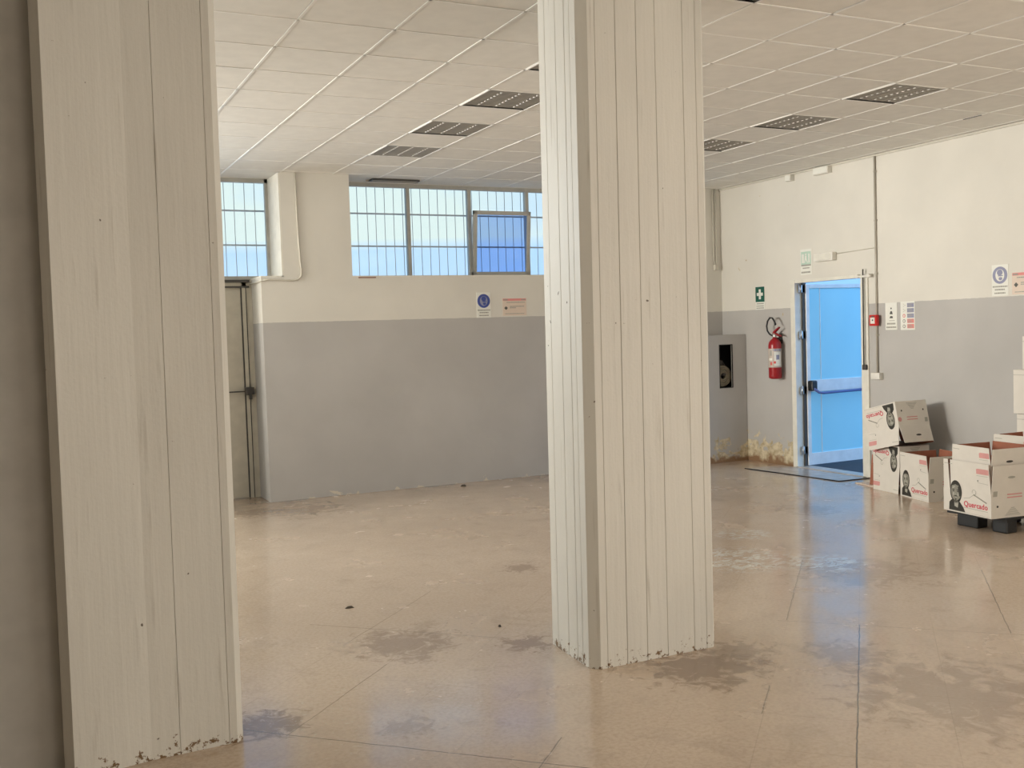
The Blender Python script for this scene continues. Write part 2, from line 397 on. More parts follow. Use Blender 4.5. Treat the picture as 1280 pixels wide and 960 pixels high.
# suspended ceiling: tiles left out where lamps sit
U = 0.6
lamp_cells = [(3, -3), (3, 0), (3, 2), (3, 4), (3, 6), (8, 0), (8, 2), (8, 4), (8, 6)]
bm = B()
for u in range(-12, 13):
    for v in range(-20, 11):
        if (u, v) in lamp_cells: continue
        # the tiles stop a few millimetres short of the bars: thin dark joints
        x0, x1, y0, y1 = max(u*U+0.007, XL), min((u+1)*U-0.012, XR), max(v*U+0.005, YN), min((v+1)*U-0.008, YW+0.1)
        if x1-x0 < 0.02 or y1-y0 < 0.02: continue
        dz = random.choice((0, 0, 0, 0.0015, -0.001))
        box(bm, x0, x1, y0, y1, CZ+0.0025+dz, CZ+0.03)
struct('ceiling', bm, 'tile')
bm = B()
for u in range(-11, 13): box(bm, u*U-0.0085, u*U+0.0085, YN, YW, CZ-0.0005, CZ+0.02)
for v in range(-19, 11): box(bm, XL, XR, v*U-0.009, v*U+0.009, CZ-0.0005, CZ+0.02)
struct('trim_1', bm, 'tbar')
bm = B(); box(bm, XR-0.022, XR, YN, YF, CZ-0.022, CZ+0.0); struct('trim_2', bm, 'pipe_light')
bm = B(); box(bm, XL-0.3, XR+0.2, YN-0.3, 6.4, 3.9, 4.0); struct('ceiling_slab', bm, 'wall')
# slightly sagging tile edge at the right
tag(obj('ceiling_gap', (lambda b: (box(b, 6.585, 6.60, 0.68, 0.88, CZ-0.006, CZ-0.001), b)[1])(B()), 'dark'), 'dark gap beside a shifted ceiling tile near the right wall', 'gap')

# ------------------------------------------------------------------ windows
def window(name, x0, x1, mull, ybar=YW):
    root = bpy.data.objects.new(name, None); COL.objects.link(root); root['kind'] = 'structure'
    bm = B()
    z0, z1 = 2.53, 3.70
    box(bm, x0, x1, YW-0.03, YW+0.03, 3.655, 3.71); box(bm, x0, x1, YW-0.03, YW+0.03, z0, 2.575)
    box(bm, x0, x0+0.025, YW-0.03, YW+0.03, z0, z1); box(bm, x1-0.035, x1, YW-0.03, YW+0.03, z0, z1)
    for mx_ in mull: box(bm, mx_-0.022, mx_+0.022, YW-0.035, YW+0.035, z0, z1)
    obj('window_frame', bm, 'frame_grey', root)
    # security grille outside
    bm = B(); yb = 6.17
    for zr in (3.345, 2.945): box(bm, x0-0.1, x1+0.1, yb-0.012, yb+0.012, zr-0.009, zr+0.009)
    n = int((x1-x0+0.2)/0.118)
    for i in range(n+1):
        x = x0-0.06+i*0.118 + (random.random()-0.5)*0.006
        tube(bm, [(x, yb, 2.5), (x+(random.random()-0.5)*0.01, yb, 3.1), (x, yb, 3.75)], 0.0042, 6)
    obj('grille', bm, 'grille', root)
    return root
w1 = window('window_1', 2.0, 6.75, (2.905, 3.735, 4.56, 5.4, 6.2))
bm = B()
for a, b_ in ((2.02, 2.89), (2.92, 3.72), (4.58, 5.385), (5.415, 6.185), (6.215, 6.72)): box(bm, a, b_, YW-0.003, YW+0.003, 2.57, 3.66)
box(bm, 3.755, 4.54, YW-0.003, YW+0.003, 3.42, 3.66)
obj('pane', bm, 'glass', w1)
# tilted sash
sash = bpy.data.objects.new('sash', None); COL.objects.link(sash); sash.parent = w1; sash.location = (4.147, YW-0.045, 2.565); sash.rotation_euler = (math.radians(6.0), 0, 0)
bm = B(); hw = 0.405; hh = 0.825
for q in ((-hw, hw, 0, 0.05), (-hw, hw, hh-0.05, hh), (-hw, -hw+0.05, 0, hh), (hw-0.05, hw, 0, hh)): box(bm, q[0], q[1], -0.025, 0.02, q[2], q[3], 0, 0.004)
box(bm, -0.03, 0.03, -0.035, -0.025, hh-0.035, hh-0.02)
obj('sash_frame', bm, 'frame_grey', sash)
bm = B(); box(bm, -hw+0.045, hw-0.045, -0.004, 0.004, 0.045, hh-0.045); obj('sash_pane', bm, 'glass_blue', sash)
w2 = window('window_2', -0.55, 1.17, (0.35,))
bm = B(); box(bm, -0.53, 0.33, YW-0.003, YW+0.003, 2.57, 3.66); box(bm, 0.37, 1.14, YW-0.003, YW+0.003, 2.57, 3.66); obj('pane', bm, 'glass', w2)
bm = B(); box(bm, 1.17, 1.19, YF, 6.1, 2.53, CZ); struct('trim_3', bm, 'reveal')
bm = B(); box(bm, XL, -0.55, YF, 6.25, 2.53, 3.9); struct('wall_far_upper', bm, 'wall')
bm = B(); box(bm, 0.93, 1.19, YF, 6.03, 2.53, 2.545); box(bm, 1.99, 6.75, YF, 6.03, 2.53, 2.54); struct('trim_4', bm, 'reveal')
tag(obj('paint_strip', (lambda b: (box(b, 2.06, 2.27, 5.488, 5.499, 2.512, 2.528), b)[1])(B()), plain('reddish_dirt', (0.33, 0.2, 0.16), 0.7)), 'short reddish strip of dirt under the left end of the big window', 'strip')

# ------------------------------------------------------------------ far left door
d2 = bpy.data.objects.new('door_2', None); COL.objects.link(d2); d2['kind'] = 'structure'
DYY = 6.02
M['cream_door'] = plain('cream_door', (0.56, 0.52, 0.43), 0.5)
bm = B(); box(bm, -0.02, 0.80, DYY, DYY+0.05, 0.003, 2.44)
obj('door_leaf', bm, 'cream_door', d2)
bm = B(); box(bm, 0.80, 0.815, DYY-0.01, DYY+0.05, 0, 2.48); box(bm, 0.855, 0.865, DYY-0.02, DYY+0.05, 0, 2.5)
box(bm, -0.02, 0.9, DYY-0.03, DYY+0.05, 2.44, 2.46); box(bm, -0.02, 0.90, DYY-0.06, DYY+0.05, 2.50, 2.53)
obj('seal', bm, 'dark', d2)
bm = B(); box(bm, 0.815, 0.855, DYY-0.02, DYY+0.05, 0, 2.5); box(bm, 0.865, 0.93, DYY-0.01, 6.2, 0, 2.53); box(bm, -0.02, 0.9, DYY-0.02, DYY+0.05, 2.46, 2.50)
obj('door_frame', bm, 'cream_door', d2)
bm = B(); box(bm, 0.80, 0.90, DYY-0.07, DYY-0.01, 1.20, 1.29, 0, 0.006); box(bm, 0.6, 0.82, DYY-0.05, DYY-0.03, 1.235, 1.25); box(bm, 0.84, 0.87, DYY-0.08, DYY-0.05, 1.15, 1.22)
obj('latch', bm, 'dark', d2)

# ------------------------------------------------------------------ emergency exit on the right wall
d1 = bpy.data.objects.new('door_1', None); COL.objects.link(d1); d1['kind'] = 'structure'
bm = B()
box(bm, XR-0.02, XR+0.10, DY1-0.05, DY1+0.03, 0, DH+0.02, 0, 0.003)          # hinge jamb
box(bm, XR-0.02, XR+0.10, DY0-0.01, DY0+0.10, 0, DH+0.02, 0, 0.003)          # lock jamb
box(bm, XR-0.015, XR+0.10, DY0, DY1, DH-0.02, DH+0.02, 0, 0.003)
obj('door_frame', bm, 'white_paint', d1)
# leaf swung outward a right angle
hx, hy = XR+0.13, 3.97
leafr = bpy.data.objects.new('door_leaf', None); COL.objects.link(leafr); leafr.parent = d1; leafr.location = (hx, hy, 0.02); leafr.rotation_euler = (0, 0, math.radians(1.5))
W_, HL = 1.10, 2.29
bm = B()
st = 0.055
box(bm, 0, st, 0, 0.045, 0, HL, 0, 0.003); box(bm, W_-0.09, W_, 0, 0.045, 0, HL, 0, 0.003)
box(bm, st, W_-0.09, 0, 0.045, 0, 0.15, 0, 0.003); box(bm, st, W_-0.09, 0, 0.045, HL-0.05, HL, 0, 0.003); box(bm, st, W_-0.09, 0, 0.045, 0.93, 1.08, 0, 0.003)
obj('leaf_frame', bm, 'alu', leafr)
bm = B(); box(bm, st, W_-0.09, 0.012, 0.033, 0.15, 0.93); obj('lower_panel', bm, 'door_panel', leafr)
bm = B(); box(bm, st, W_-0.09, 0.012, 0.033, 1.08, HL-0.05); obj('upper_panel', bm, 'door_panel', leafr)
bm = B(); box(bm, 0.235, 0.242, 0.006, 0.013, 0.15, 0.93); box(bm, 0.235, 0.242, 0.006, 0.013, 1.08, HL-0.05); obj('panel_joint', bm, 'alu', leafr)
bm = B()
box(bm, 0.0, 0.09, -0.085, 0.0, 0.945, 1.075, 0, 0.015)
box(bm, W_-0.10, W_-0.05, -0.085, 0.0, 0.94, 1.03, 0, 0.01)
o = obj('panic_bar_housing', bm, 'black', leafr)
bm = B(); tube(bm, [(0.03, -0.075, 0.975), (0.10, -0.095, 0.925), (0.16, -0.1, 0.915), (W_-0.08, -0.1, 0.925)], 0.017, 10)
obj('panic_bar', bm, plain('panic_bar_blue', (0.10, 0.13, 0.33), 0.3), leafr)
bm = B()
for z in (0.16, 0.92, 1.62, 2.20): tube(bm, [(XR+0.055, 3.985, z), (XR+0.055, 3.985, z+0.11)], 0.014, 10); box(bm, XR+0.03, XR+0.12, 3.985, 4.0, z+0.01, z+0.10)
obj('hinge', bm, 'steel', d1)
bm = B(); box(bm, XR+0.085, XR+0.145, 3.985, 4.02, 0, DH-0.02); obj('hinge_gap_shade', bm, 'dark', d1)  # dark strip that colours in the shade of the hinge gap
# threshold, outside ground
bm = B(); box(bm, XR-0.02, XR+0.18, DY0+0.05, DY1-0.03, -0.01, 0.012); struct('trim_5', bm, 'floor_slab')
bm = B(); box(bm, XR+0.0, 40, -20, 30, -0.3, -0.03); struct('ground_outside', bm, 'asphalt')
# slab with a black outline inside the door
bm = B()
prism(bm, [(6.82, 2.84), (7.26, 2.80), (7.26, 4.30), (6.70, 4.32)], 0.0005, 0.004)
o = obj('threshold_plate', bm, 'floor_slab'); tag(o, 'pale flat plate lying on the floor in front of the blue exit door', 'plate')
bm = B(); tube(bm, [(7.25, 2.785, 0.006), (6.81, 2.815, 0.006), (6.76, 3.5, 0.006), (6.68, 4.33, 0.006)], 0.0065, 6)
obj('border_strip', bm, 'black', o)

# surface bolt rod with cross handle on the lock jamb
bm = B()
tube(bm, [(XR-0.045, 2.835, 1.30), (XR-0.045, 2.83, 2.42)], 0.008, 8)
box(bm, XR-0.05, XR-0.02, 2.80, 2.86, 1.26, 1.32, 0, 0.006)
r = obj('bolt_rod', bm, 'dark'); tag(r, 'thin dark vertical bolt rod on the right jamb of the exit door', 'bolt')
bm = B(); box(bm, XR-0.06, XR-0.02, 2.71, 2.95, 2.325, 2.350, 0, 0.004); box(bm, XR-0.065, XR-0.02, 2.72, 2.745, 2.32, 2.36); box(bm, XR-0.065, XR-0.02, 2.90, 2.93, 2.32, 2.365)
obj('bracket', bm, 'white_plastic', r)

# ------------------------------------------------------------------ pillars
def groove_face(p, q, cuts, depth=0.006, w=0.005, jit=0.002):
    """points from p to q with V notches at the given distances from p"""
    p = Vector(p); q = Vector(q); d = (q-p).normalized(); n = Vector((d.y, -d.x)); out = [p]
    off = 0.0
    for c in cuts:
        nx = random.uniform(0, jit)
        out.append(p+d*(c-w/2)-n*off); out.append(p+d*c-n*depth); off = nx; out.append(p+d*(c+w/2)-n*off)
    out.append(q)
    return [(v.x, v.y) for v in out]
# counter-clockwise outline; outside is to the right of travel direction -> n = (dy,-dx)
def pillar(name, label, corners, cutsets, topshift):
    pts = []
    for i, c in enumerate(corners):
        nx = corners[(i+1) % len(corners)]
        fp = groove_face(c, nx, cutsets.get(i, ()))
        pts += fp[:-1]
    top = [topshift(x, y) for x, y in pts]
    bm = B(); prism(bm, pts, 0.0, CZ+0.02, top)
    return tag(obj(name, bm, 'concrete'), label, 'pillar')
# centre pillar: front face along +x, right chamfer, right, back, left, left chamfer
c_corners = [(1.135, -1.365), (1.875, -1.365), (1.905, -1.335), (1.915, -0.83), (1.13, -0.83), (1.09, -1.315)]
pillar('concrete_pillar', 'white board-marked concrete pillar standing free in the middle of the hall', c_corners,
       {0: (0.045, 0.17, 0.30, 0.435, 0.615, 0.70), 2: (0.12, 0.26, 0.4), 3: (0.2, 0.4, 0.6), 4: (0.085, 0.23, 0.345, 0.41)},
       lambda x, y: (x+(0.028 if x < 1.5 else 0.012), y))
l_corners = [(-1.47, -1.425), (-1.155, -1.375), (-0.785, -1.365), (-0.755, -1.335), (-0.745, -0.83), (-1.5, -0.83), (-1.505, -1.375)]
pillar('concrete_pillar', 'big white concrete pillar nearest the viewer, at the left', l_corners,
       {1: (0.12, 0.335), 3: (0.15, 0.3), 4: (0.3,)}, lambda x, y: (x+0.02, y))

# ------------------------------------------------------------------ ceiling lamps (recessed louvre fittings)
def make_lamp(label, loc, group):
    r = thing('ceiling_light', label, 'ceiling light', loc, group=group)
    s = 0.3
    bm = B()
    for q in ((-s, s, -s, -s+0.014), (-s, s, s-0.014, s), (-s, -s+0.014, -s, s), (s-0.014, s, -s, s)): box(bm, q[0], q[1], q[2], q[3], -0.004, 0.02)
    obj('frame', bm, 'tbar', r)
    bm = B(); box(bm, -s+0.004, s-0.004, -s+0.004, s-0.004, 0.08, 0.085)
    for q in ((-s+0.01, s-0.01, -s+0.01, -s+0.014), (-s+0.01, s-0.01, s-0.014, s-0.01), (-s+0.01, -s+0.014, -s+0.01, s-0.01), (s-0.014, s-0.01, -s+0.01, s-0.01)): box(bm, q[0], q[1], q[2], q[3], 0.0, 0.085)
    obj('housing', bm, 'lamp_dark', r)
    bm = B()
    for i in range(5):
        x = -0.286+i*0.143; plate(bm, [(x-0.003, -0.286, 0.006), (x+0.003, -0.286, 0.006), (x+0.001, -0.286, 0.045), (x-0.001, -0.286, 0.045)], (0, 0.572, 0))
    for i in range(1, 18):
        y = -0.286+i*0.0318; plate(bm, [(-0.286, y-0.006, 0.004), (-0.286, y+0.006, 0.004), (-0.286, y+0.002, 0.042), (-0.286, y-0.002, 0.042)], (0.572, 0, 0))
    obj('louver', bm, 'louver', r)
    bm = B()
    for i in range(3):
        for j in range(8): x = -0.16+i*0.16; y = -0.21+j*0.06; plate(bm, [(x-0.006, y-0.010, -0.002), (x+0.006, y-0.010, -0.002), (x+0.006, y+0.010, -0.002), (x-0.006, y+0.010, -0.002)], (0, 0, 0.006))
    obj('louver_gleam', bm, 'tube', r)  # small white plates put in as lamp gleams on the louvre
    for i in range(4):
        x = -0.2145+i*0.143
        bm = B(); tube(bm, [(x, -0.28, 0.072), (x, 0.28, 0.072)], 0.006, 8); obj('lamp_tube', bm, 'tube', r)
    return r
lab = {(3, 6): 'unlit louvred ceiling light nearest the big window', (3, 4): 'unlit louvred ceiling light, second from the big window in the left row',
       (3, 2): 'unlit louvred ceiling light just left of the middle pillar top', (3, 0): 'unlit louvred ceiling light almost hidden behind the middle pillar, only its left tip showing',
       (3, -3): 'unlit louvred ceiling light cut by the top edge right of the middle pillar', (8, 0): 'unlit louvred ceiling light, largest and rightmost of the right row',
       (8, 6): 'unlit louvred ceiling light hidden behind the middle pillar, last of the right row',
       (8, 2): 'unlit louvred ceiling light, middle one of the right row', (8, 4): 'unlit louvred ceiling light of the right row half hidden by the middle pillar'}
proto = None
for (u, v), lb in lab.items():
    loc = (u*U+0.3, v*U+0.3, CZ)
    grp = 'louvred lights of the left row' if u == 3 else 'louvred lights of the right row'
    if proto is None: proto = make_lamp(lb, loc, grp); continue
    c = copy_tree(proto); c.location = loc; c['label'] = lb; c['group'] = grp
bm = B(); box(bm, 2.33, 2.93, 5.66, 5.80, CZ-0.02, CZ+0.0); box(bm, 2.30, 2.96, 5.80, 5.81, CZ-0.022, CZ+0.0, 1)  # dark strip with thin slats at the window end of the ceiling
for i in range(3): box(bm, 2.35, 2.91, 5.685+i*0.035, 5.69+i*0.035, CZ-0.024, CZ-0.018, 1)
tag(obj('ceiling_band', bm, ['dark', 'pipe']), 'thin dark vent in the ceiling above the left end of the big window', 'band')

# ------------------------------------------------------------------ hose cabinet in the far right corner
cab = thing('hose_cabinet', 'grey boxed-in fire hose cabinet with a dark opening in the far corner', 'cabinet', (6.9, 5.0, 0))
bm = B()
cx0, cx1, y0, ct = 6.62-6.9, 7.275-6.9, 0.0, 1.70
ox0, ox1, oz0, oz1 = 6.835-6.9, 7.04-6.9, 1.0, 1.565
box(bm, cx0, cx1, 0, 0.02, 0, oz0); box(bm, cx0, cx1, 0, 0.02, oz1, ct); box(bm, cx0, ox0, 0, 0.02, oz0, oz1); box(bm, ox1, cx1, 0, 0.02, oz0, oz1)
box(bm, cx0, cx0+0.02, 0.02, 0.495, 0, ct); box(bm, cx1-0.02, cx1, 0.02, 0.495, 0, ct); box(bm, cx0+0.02, cx1-0.02, 0.02, 0.495, ct-0.02, ct); box(bm, cx0+0.02, cx1-0.02, 0.02, 0.495, 0.95, 0.97)
obj('body', bm, 'wall_damp', cab)
bm = B(); box(bm, cx0+0.02, cx1-0.02, 0.30, 0.32, 0.97, ct-0.02)
for q in ((ox0-0.008, ox1+0.008, oz1, oz1+0.008), (ox0-0.008, ox1+0.008, oz0-0.008, oz0), (ox0-0.008, ox0, oz0, oz1), (ox1, ox1+0.008, oz0, oz1)): box(bm, q[0], q[1], -0.005, 0.01, q[2], q[3])
obj('liner', bm, 'black', cab)
bm = B()
for k, (rr, yy) in enumerate(((0.125, 0.10), (0.125, 0.15), (0.125, 0.20), (0.10, 0.08), (0.075, 0.09), (0.05, 0.09))):
    pts = [((ox0+ox1)/2+0.01+rr*math.cos(a*math.pi/12), yy, 1.15+rr*math.sin(a*math.pi/12)) for a in range(25)]
    tube(bm, pts, 0.022 if k < 3 else 0.013, 8, caps=False)
obj('hose', bm, 'hosecloth', cab)
bm = B(); tube(bm, [((ox0+ox1)/2+0.02, 0.06, 1.17), ((ox0+ox1)/2+0.02, 0.25, 1.17)], 0.02, 12); box(bm, (ox0+ox1)/2-0.01, (ox0+ox1)/2+0.05, 0.12, 0.18, 1.29, 1.36, 0, 0.01)
tube(bm, [((ox0+ox1)/2+0.05, 0.13, 1.33), ((ox0+ox1)/2+0.085, 0.12, 1.26), ((ox0+ox1)/2+0.08, 0.1, 1.2)], 0.012, 8)
obj('valve', bm, 'dark', cab)

# ------------------------------------------------------------------ fire extinguisher
ex = thing('fire_extinguisher', 'red fire extinguisher with black hose hung on the wall left of the exit door', 'fire extinguisher', (XR-0.105, 4.30, 1.12))
bm = B(); lathe(bm, [(0.05, 0.0), (0.078, 0.012), (0.082, 0.03), (0.082, 0.43), (0.075, 0.47), (0.055, 0.50), (0.028, 0.52), (0.024, 0.535)], seg=28); obj('cylinder', bm, 'red', ex)
bm = B(); lathe(bm, [(0.0835, 0.15), (0.0838, 0.151), (0.0838, 0.389), (0.0835, 0.39)], seg=28); lb_ = obj('label_wrap', bm, plain('extinguisher_label', (0.55, 0.48, 0.42), 0.5), ex)
bm = B()
vd = Vector((-0.80, -0.6, 0)).normalized(); vs_ = Vector((vd.y, -vd.x, 0))
def on_cyl(u0, u1, z0, z1, r=0.0845):
    ps = []
    for k in range(5):
        th = u0+(u1-u0)*k/4; ps.append((vd*math.cos(th)+vs_*math.sin(th))*r)
    vv = [(bm.verts.new((p.x, p.y, z0)), bm.verts.new((p.x, p.y, z1))) for p in ps]
    return [bm.faces.new((a[0], b[0], b[1], a[1])) for a, b in zip(vv, vv[1:])]
for fs_, mi in ((on_cyl(-1.2, 0.1, 0.36, 0.385), 0), (on_cyl(-1.2, -0.1, 0.17, 0.35), 1), (on_cyl(-0.9, -0.4, 0.25, 0.31, 0.0855), 0), (on_cyl(0.25, 0.6, 0.30, 0.37), 2), (on_cyl(0.2, 0.55, 0.18, 0.22), 3), (on_cyl(-0.35, 0.0, 0.2, 0.23, 0.0855), 3), (on_cyl(0.2, 0.8, 0.24, 0.27), 1)):
    for q in fs_: q.material_index = mi
for v_ in bm.verts: pass
obj('label_print', bm, ['sign_fadedblue', 'paper', 'ink_soft', 'sign_red'], lb_, fix=False)
bm = B(); lathe(bm, [(0.022, 0.53), (0.024, 0.54), (0.024, 0.575), (0.014, 0.59)], seg=14); box(bm, -0.015, 0.015, -0.05, 0.03, 0.55, 0.57)
obj('valve', bm, 'steel', ex)
bm = B()
plate(bm, [(-0.014, 0.03, 0.575), (-0.014, 0.0, 0.60), (-0.014, -0.10, 0.565), (-0.014, -0.125, 0.545), (-0.014, -0.10, 0.545), (-0.014, 0.0, 0.575)], (0.028, 0, 0))
plate(bm, [(-0.014, 0.03, 0.585), (-0.014, 0.01, 0.61), (-0.014, -0.09, 0.665), (-0.014, -0.10, 0.655), (-0.014, -0.02, 0.60)], (0.028, 0, 0))
obj('handle', bm, 'red', ex)
bm = B(); hp = []
for k in range(15):
    a_ = math.radians(-45 + k*17.5); hp.append((-0.03, 0.055-0.085*math.sin(a_*0.9+2.6), 0.64+0.03+0.0*k))
pts = [(-0.01, 0.03, 0.555), (-0.02, 0.07, 0.575), (-0.02, 0.115, 0.62), (-0.02, 0.125, 0.68), (-0.02, 0.105, 0.745), (-0.02, 0.06, 0.785), (-0.02, 0.01, 0.78), (-0.02, -0.03, 0.73), (-0.02, -0.045, 0.69)]
tube(bm, pts, [0.011]*8+[0.014], 8); obj('hose', bm, 'rubber', ex)
bm = B(); box(bm, 0.06, 0.104, -0.03, 0.03, 0.50, 0.53); box(bm, 0.095, 0.104, -0.03, 0.03, 0.45, 0.58); obj('bracket', bm, 'dark', ex)

# ------------------------------------------------------------------ signs. local frame: u to the reader's right, z up, n towards the reader
def sign_root(name, label, cat, loc, face):
    # face 'R' = on the right wall (reader looks +x, right is -y); 'F' = on the far wall (reader looks +y, right is +x)
    return thing(name, label, cat, loc, (0, 0, -H if face == 'R' else 0.0))
def rect(bm, u0, u1, z0, z1, d0, d1, mi=0): box(bm, u0, u1, -d1, -d0, z0, z1, mi)
def lines(bm, rows, d0, d1, mi=0):
    """illegible print: rows of short words (u0,u1,z,h)"""
    for u0, u1, z, h in rows:
        u = u0
        while u < u1-0.004:
            w = min(random.uniform(0.012, 0.03), u1-u); rect(bm, u, u+w, z, z+h, d0, d1, mi); u += w+0.004
def disc(bm, cu, cz, r, d0, d1, mi=0, seg=28, sx=1.0):
    pts = [(cu+r*sx*math.cos(2*math.pi*k/seg), -d0, cz+r*math.sin(2*math.pi*k/seg)) for k in range(seg)]
    plate(bm, pts, (0, d0-d1, 0), mi)
def mask_sign(name, label, loc, face, blue):
    s = sign_root(name, label, 'sign', loc, face)
    bm = B(); rect(bm, -0.095, 0.095, 0, 0.31, 0.0, 0.004); obj('board', bm, 'paper', s)
    bm = B()
    disc(bm, 0, 0.205, 0.085, 0.004, 0.006, 0, 32)
    disc(bm, 0.0, 0.205, 0.060, 0.006, 0.007, 1, 24, 0.85)            # head
    disc(bm, 0.0, 0.232, 0.030, 0.007, 0.008, 0, 20, 1.1)             # dark goggles / hair
    rect(bm, -0.02, 0.035, 0.194, 0.204, 0.007, 0.008, 0)
    disc(bm, 0.008, 0.172, 0.019, 0.007, 0.008, 0, 16, 1.1)           # respirator
    rect(bm, -0.012, 0.03, 0.184, 0.188, 0.007, 0.0085, 1)
    obj('pictogram', bm, [blue, 'sign_fadedblue' if blue == 'sign_blue' else 'paper'], s)
    bm = B(); lines(bm, ((-0.085, 0.085, 0.085, 0.014), (-0.06, 0.06, 0.055, 0.014), (-0.065, 0.06, 0.020, 0.014)), 0.004, 0.0055); obj('lettering', bm, 'ink_soft', s)
    return s
mask_sign('safety_sign', 'blue round mask-obligation sign on the far wall under the big window', (3.648, YF, 2.018), 'F', 'sign_blue')
mask_sign('safety_sign', 'faded blue round mask-obligation sign high on the right wall near the cartons', (XR, 1.04, 2.03), 'R', 'sign_fadedblue')
def notice(label, loc, face, w=0.33, h=0.215):
    s = sign_root('notice_board', label, 'notice', loc, face)
    bm = B(); rect(bm, -w/2, w/2, 0, h, 0, 0.003); obj('board', bm, 'paper_pink', s)
    bm = B(); rect(bm, -w/2+0.005, w/2-0.005, h-0.03, h-0.004, 0.003, 0.004); obj('header_band', bm, 'sign_pinkred', s)
    bm = B(); lines(bm, ((-w/2+0.01, -w/2+0.07, h-0.026, 0.016), (w/2-0.07, w/2-0.01, h-0.026, 0.016), (-w*0.33, w*0.44, h-0.055, 0.009), (-w*0.2, w*0.4, h-0.105, 0.009), (-w*0.2, w*0.05, h-0.123, 0.009), (-w*0.4, w*0.4, 0.02, 0.008)), 0.004, 0.005, 0)
    pts = [(-w*0.36, -0.003, h*0.42), (-w*0.27, -0.003, h*0.30), (-w*0.36, -0.003, h*0.30-0.02), (-w*0.45+0.01, -0.003, h*0.36)]
    plate(bm, [(-w*0.36-0.024, -0.003, h*0.44), (-w*0.36, -0.003, h*0.44-0.024), (-w*0.36+0.024, -0.003, h*0.44), (-w*0.36, -0.003, h*0.44+0.024)], (0, -0.002, 0), 1)
    obj('lettering', bm, ['ink_soft', 'ink'], s)
    return s
notice('cream notice with a red header on the far wall beside the middle pillar', (4.07, YF, 2.035), 'F')
notice('cream notice with a red header on the right wall, cut by the picture edge', (XR, 0.74, 2.035), 'R')
# first-aid sign
s = sign_root('first_aid_sign', 'dark green first-aid sign with a white cross near the far right corner', 'sign', (XR, 4.69, 2.02), 'R')
bm = B(); rect(bm, -0.09, 0.09, 0, 0.30, 0, 0.004); obj('board', bm, 'paper', s)
bm = B(); rect(bm, -0.088, 0.088, 0.10, 0.298, 0.004, 0.006); obj('green_field', bm, 'sign_green', s)
bm = B(); rect(bm, -0.02, 0.02, 0.135, 0.265, 0.006, 0.008); rect(bm, -0.06, -0.02, 0.18, 0.22, 0.006, 0.008); rect(bm, 0.02, 0.06, 0.18, 0.22, 0.006, 0.008); obj('white_cross', bm, 'paper', s)
bm = B(); lines(bm, ((-0.07, 0.07, 0.07, 0.014), (-0.075, 0.07, 0.04, 0.012), (-0.075, 0.075, 0.012, 0.014)), 0.004, 0.0055); obj('lettering', bm, 'ink_soft', s)
# exit sign
s = sign_root('exit_sign', 'pale green emergency exit sign above the exit door, left of the emergency lamp', 'sign', (XR, 3.81, 2.42), 'R')
bm = B(); rect(bm, -0.10, 0.10, 0, 0.315, 0, 0.004); obj('board', bm, 'paper', s)
bm = B(); rect(bm, -0.085, 0.085, 0.125, 0.285, 0.004, 0.006, 0)
rect(bm, -0.07, -0.035, 0.145, 0.255, 0.006, 0.007, 1)
disc(bm, 0.0, 0.25, 0.012, 0.006, 0.0075, 1, 12)
plate(bm, [(-0.012, -0.006, 0.235), (-0.02, -0.006, 0.19), (-0.03, -0.006, 0.145), (-0.018, -0.006, 0.145), (0.0, -0.006, 0.185), (0.022, -0.006, 0.145), (0.036, -0.006, 0.145), (0.014, -0.006, 0.195), (0.012, -0.006, 0.235)], (0, -0.0015, 0), 1)
rect(bm, 0.045, 0.065, 0.145, 0.255, 0.006, 0.007, 1); rect(bm, -0.085, 0.085, 0.108, 0.125, 0.004, 0.006, 2)
obj('pictogram', bm, ['sign_palegreen', 'paper', 'ink_soft'], s)
bm = B(); lines(bm, ((-0.06, 0.06, 0.075, 0.014), (-0.085, 0.075, 0.02, 0.020)), 0.004, 0.0055); obj('lettering', bm, 'ink_soft', s)
# the two signs by the call point
s = sign_root('instruction_sign', 'white instruction sign with small black symbols right of the red call point', 'sign', (XR, 2.455, 1.715), 'R')
bm = B(); rect(bm, -0.085, 0.085, 0, 0.305, 0, 0.004); obj('board', bm, 'paper', s)
bm = B()
disc(bm, 0, 0.24, 0.01, 0.004, 0.0055, 0, 12); plate(bm, [(-0.022, -0.004, 0.175), (0.022, -0.004, 0.175), (0.012, -0.004, 0.21), (-0.008, -0.004, 0.21)], (0, -0.0015, 0), 0)
plate(bm, [(-0.024, -0.004, 0.13), (0.024, -0.004, 0.13), (0.02, -0.004, 0.152), (-0.01, -0.004, 0.155)], (0, -0.0015, 0), 0)
obj('pictogram', bm, 'ink', s)
bm = B(); lines(bm, ((-0.03, 0.05, 0.10, 0.006), (-0.06, 0.06, 0.06, 0.018), (-0.07, 0.07, 0.02, 0.018)), 0.004, 0.0055); obj('lettering', bm, 'ink_soft', s)
s = sign_root('rule_chart', 'white chart with blue and red boxes, right of the white instruction sign', 'sign', (XR, 2.22, 1.71), 'R')
bm = B(); rect(bm, -0.10, 0.10, 0, 0.315, 0, 0.004); obj('board', bm, 'paper', s)
bm = B()
for k, (mi) in enumerate((1, 1, 0, 0, 0)):
    z = 0.018+k*0.058; rect(bm, -0.005, 0.088, z, z+0.046, 0.004, 0.0055, mi)
    for j in range(3): rect(bm, 0.002, 0.08-0.012*((j+k) % 3), z+0.008+j*0.013, z+0.014+j*0.013, 0.0055, 0.0062, 2)
    disc(bm, -0.05, z+0.023, 0.020, 0.004, 0.0055, 1 if k == 2 else 2, 3 if k > 2 else 14); disc(bm, -0.05, z+0.023, 0.011, 0.0055, 0.0062, 3, 10)
obj('chart_print', bm, ['sign_fadedblue', 'sign_pinkred', 'ink_soft', 'paper'], s)

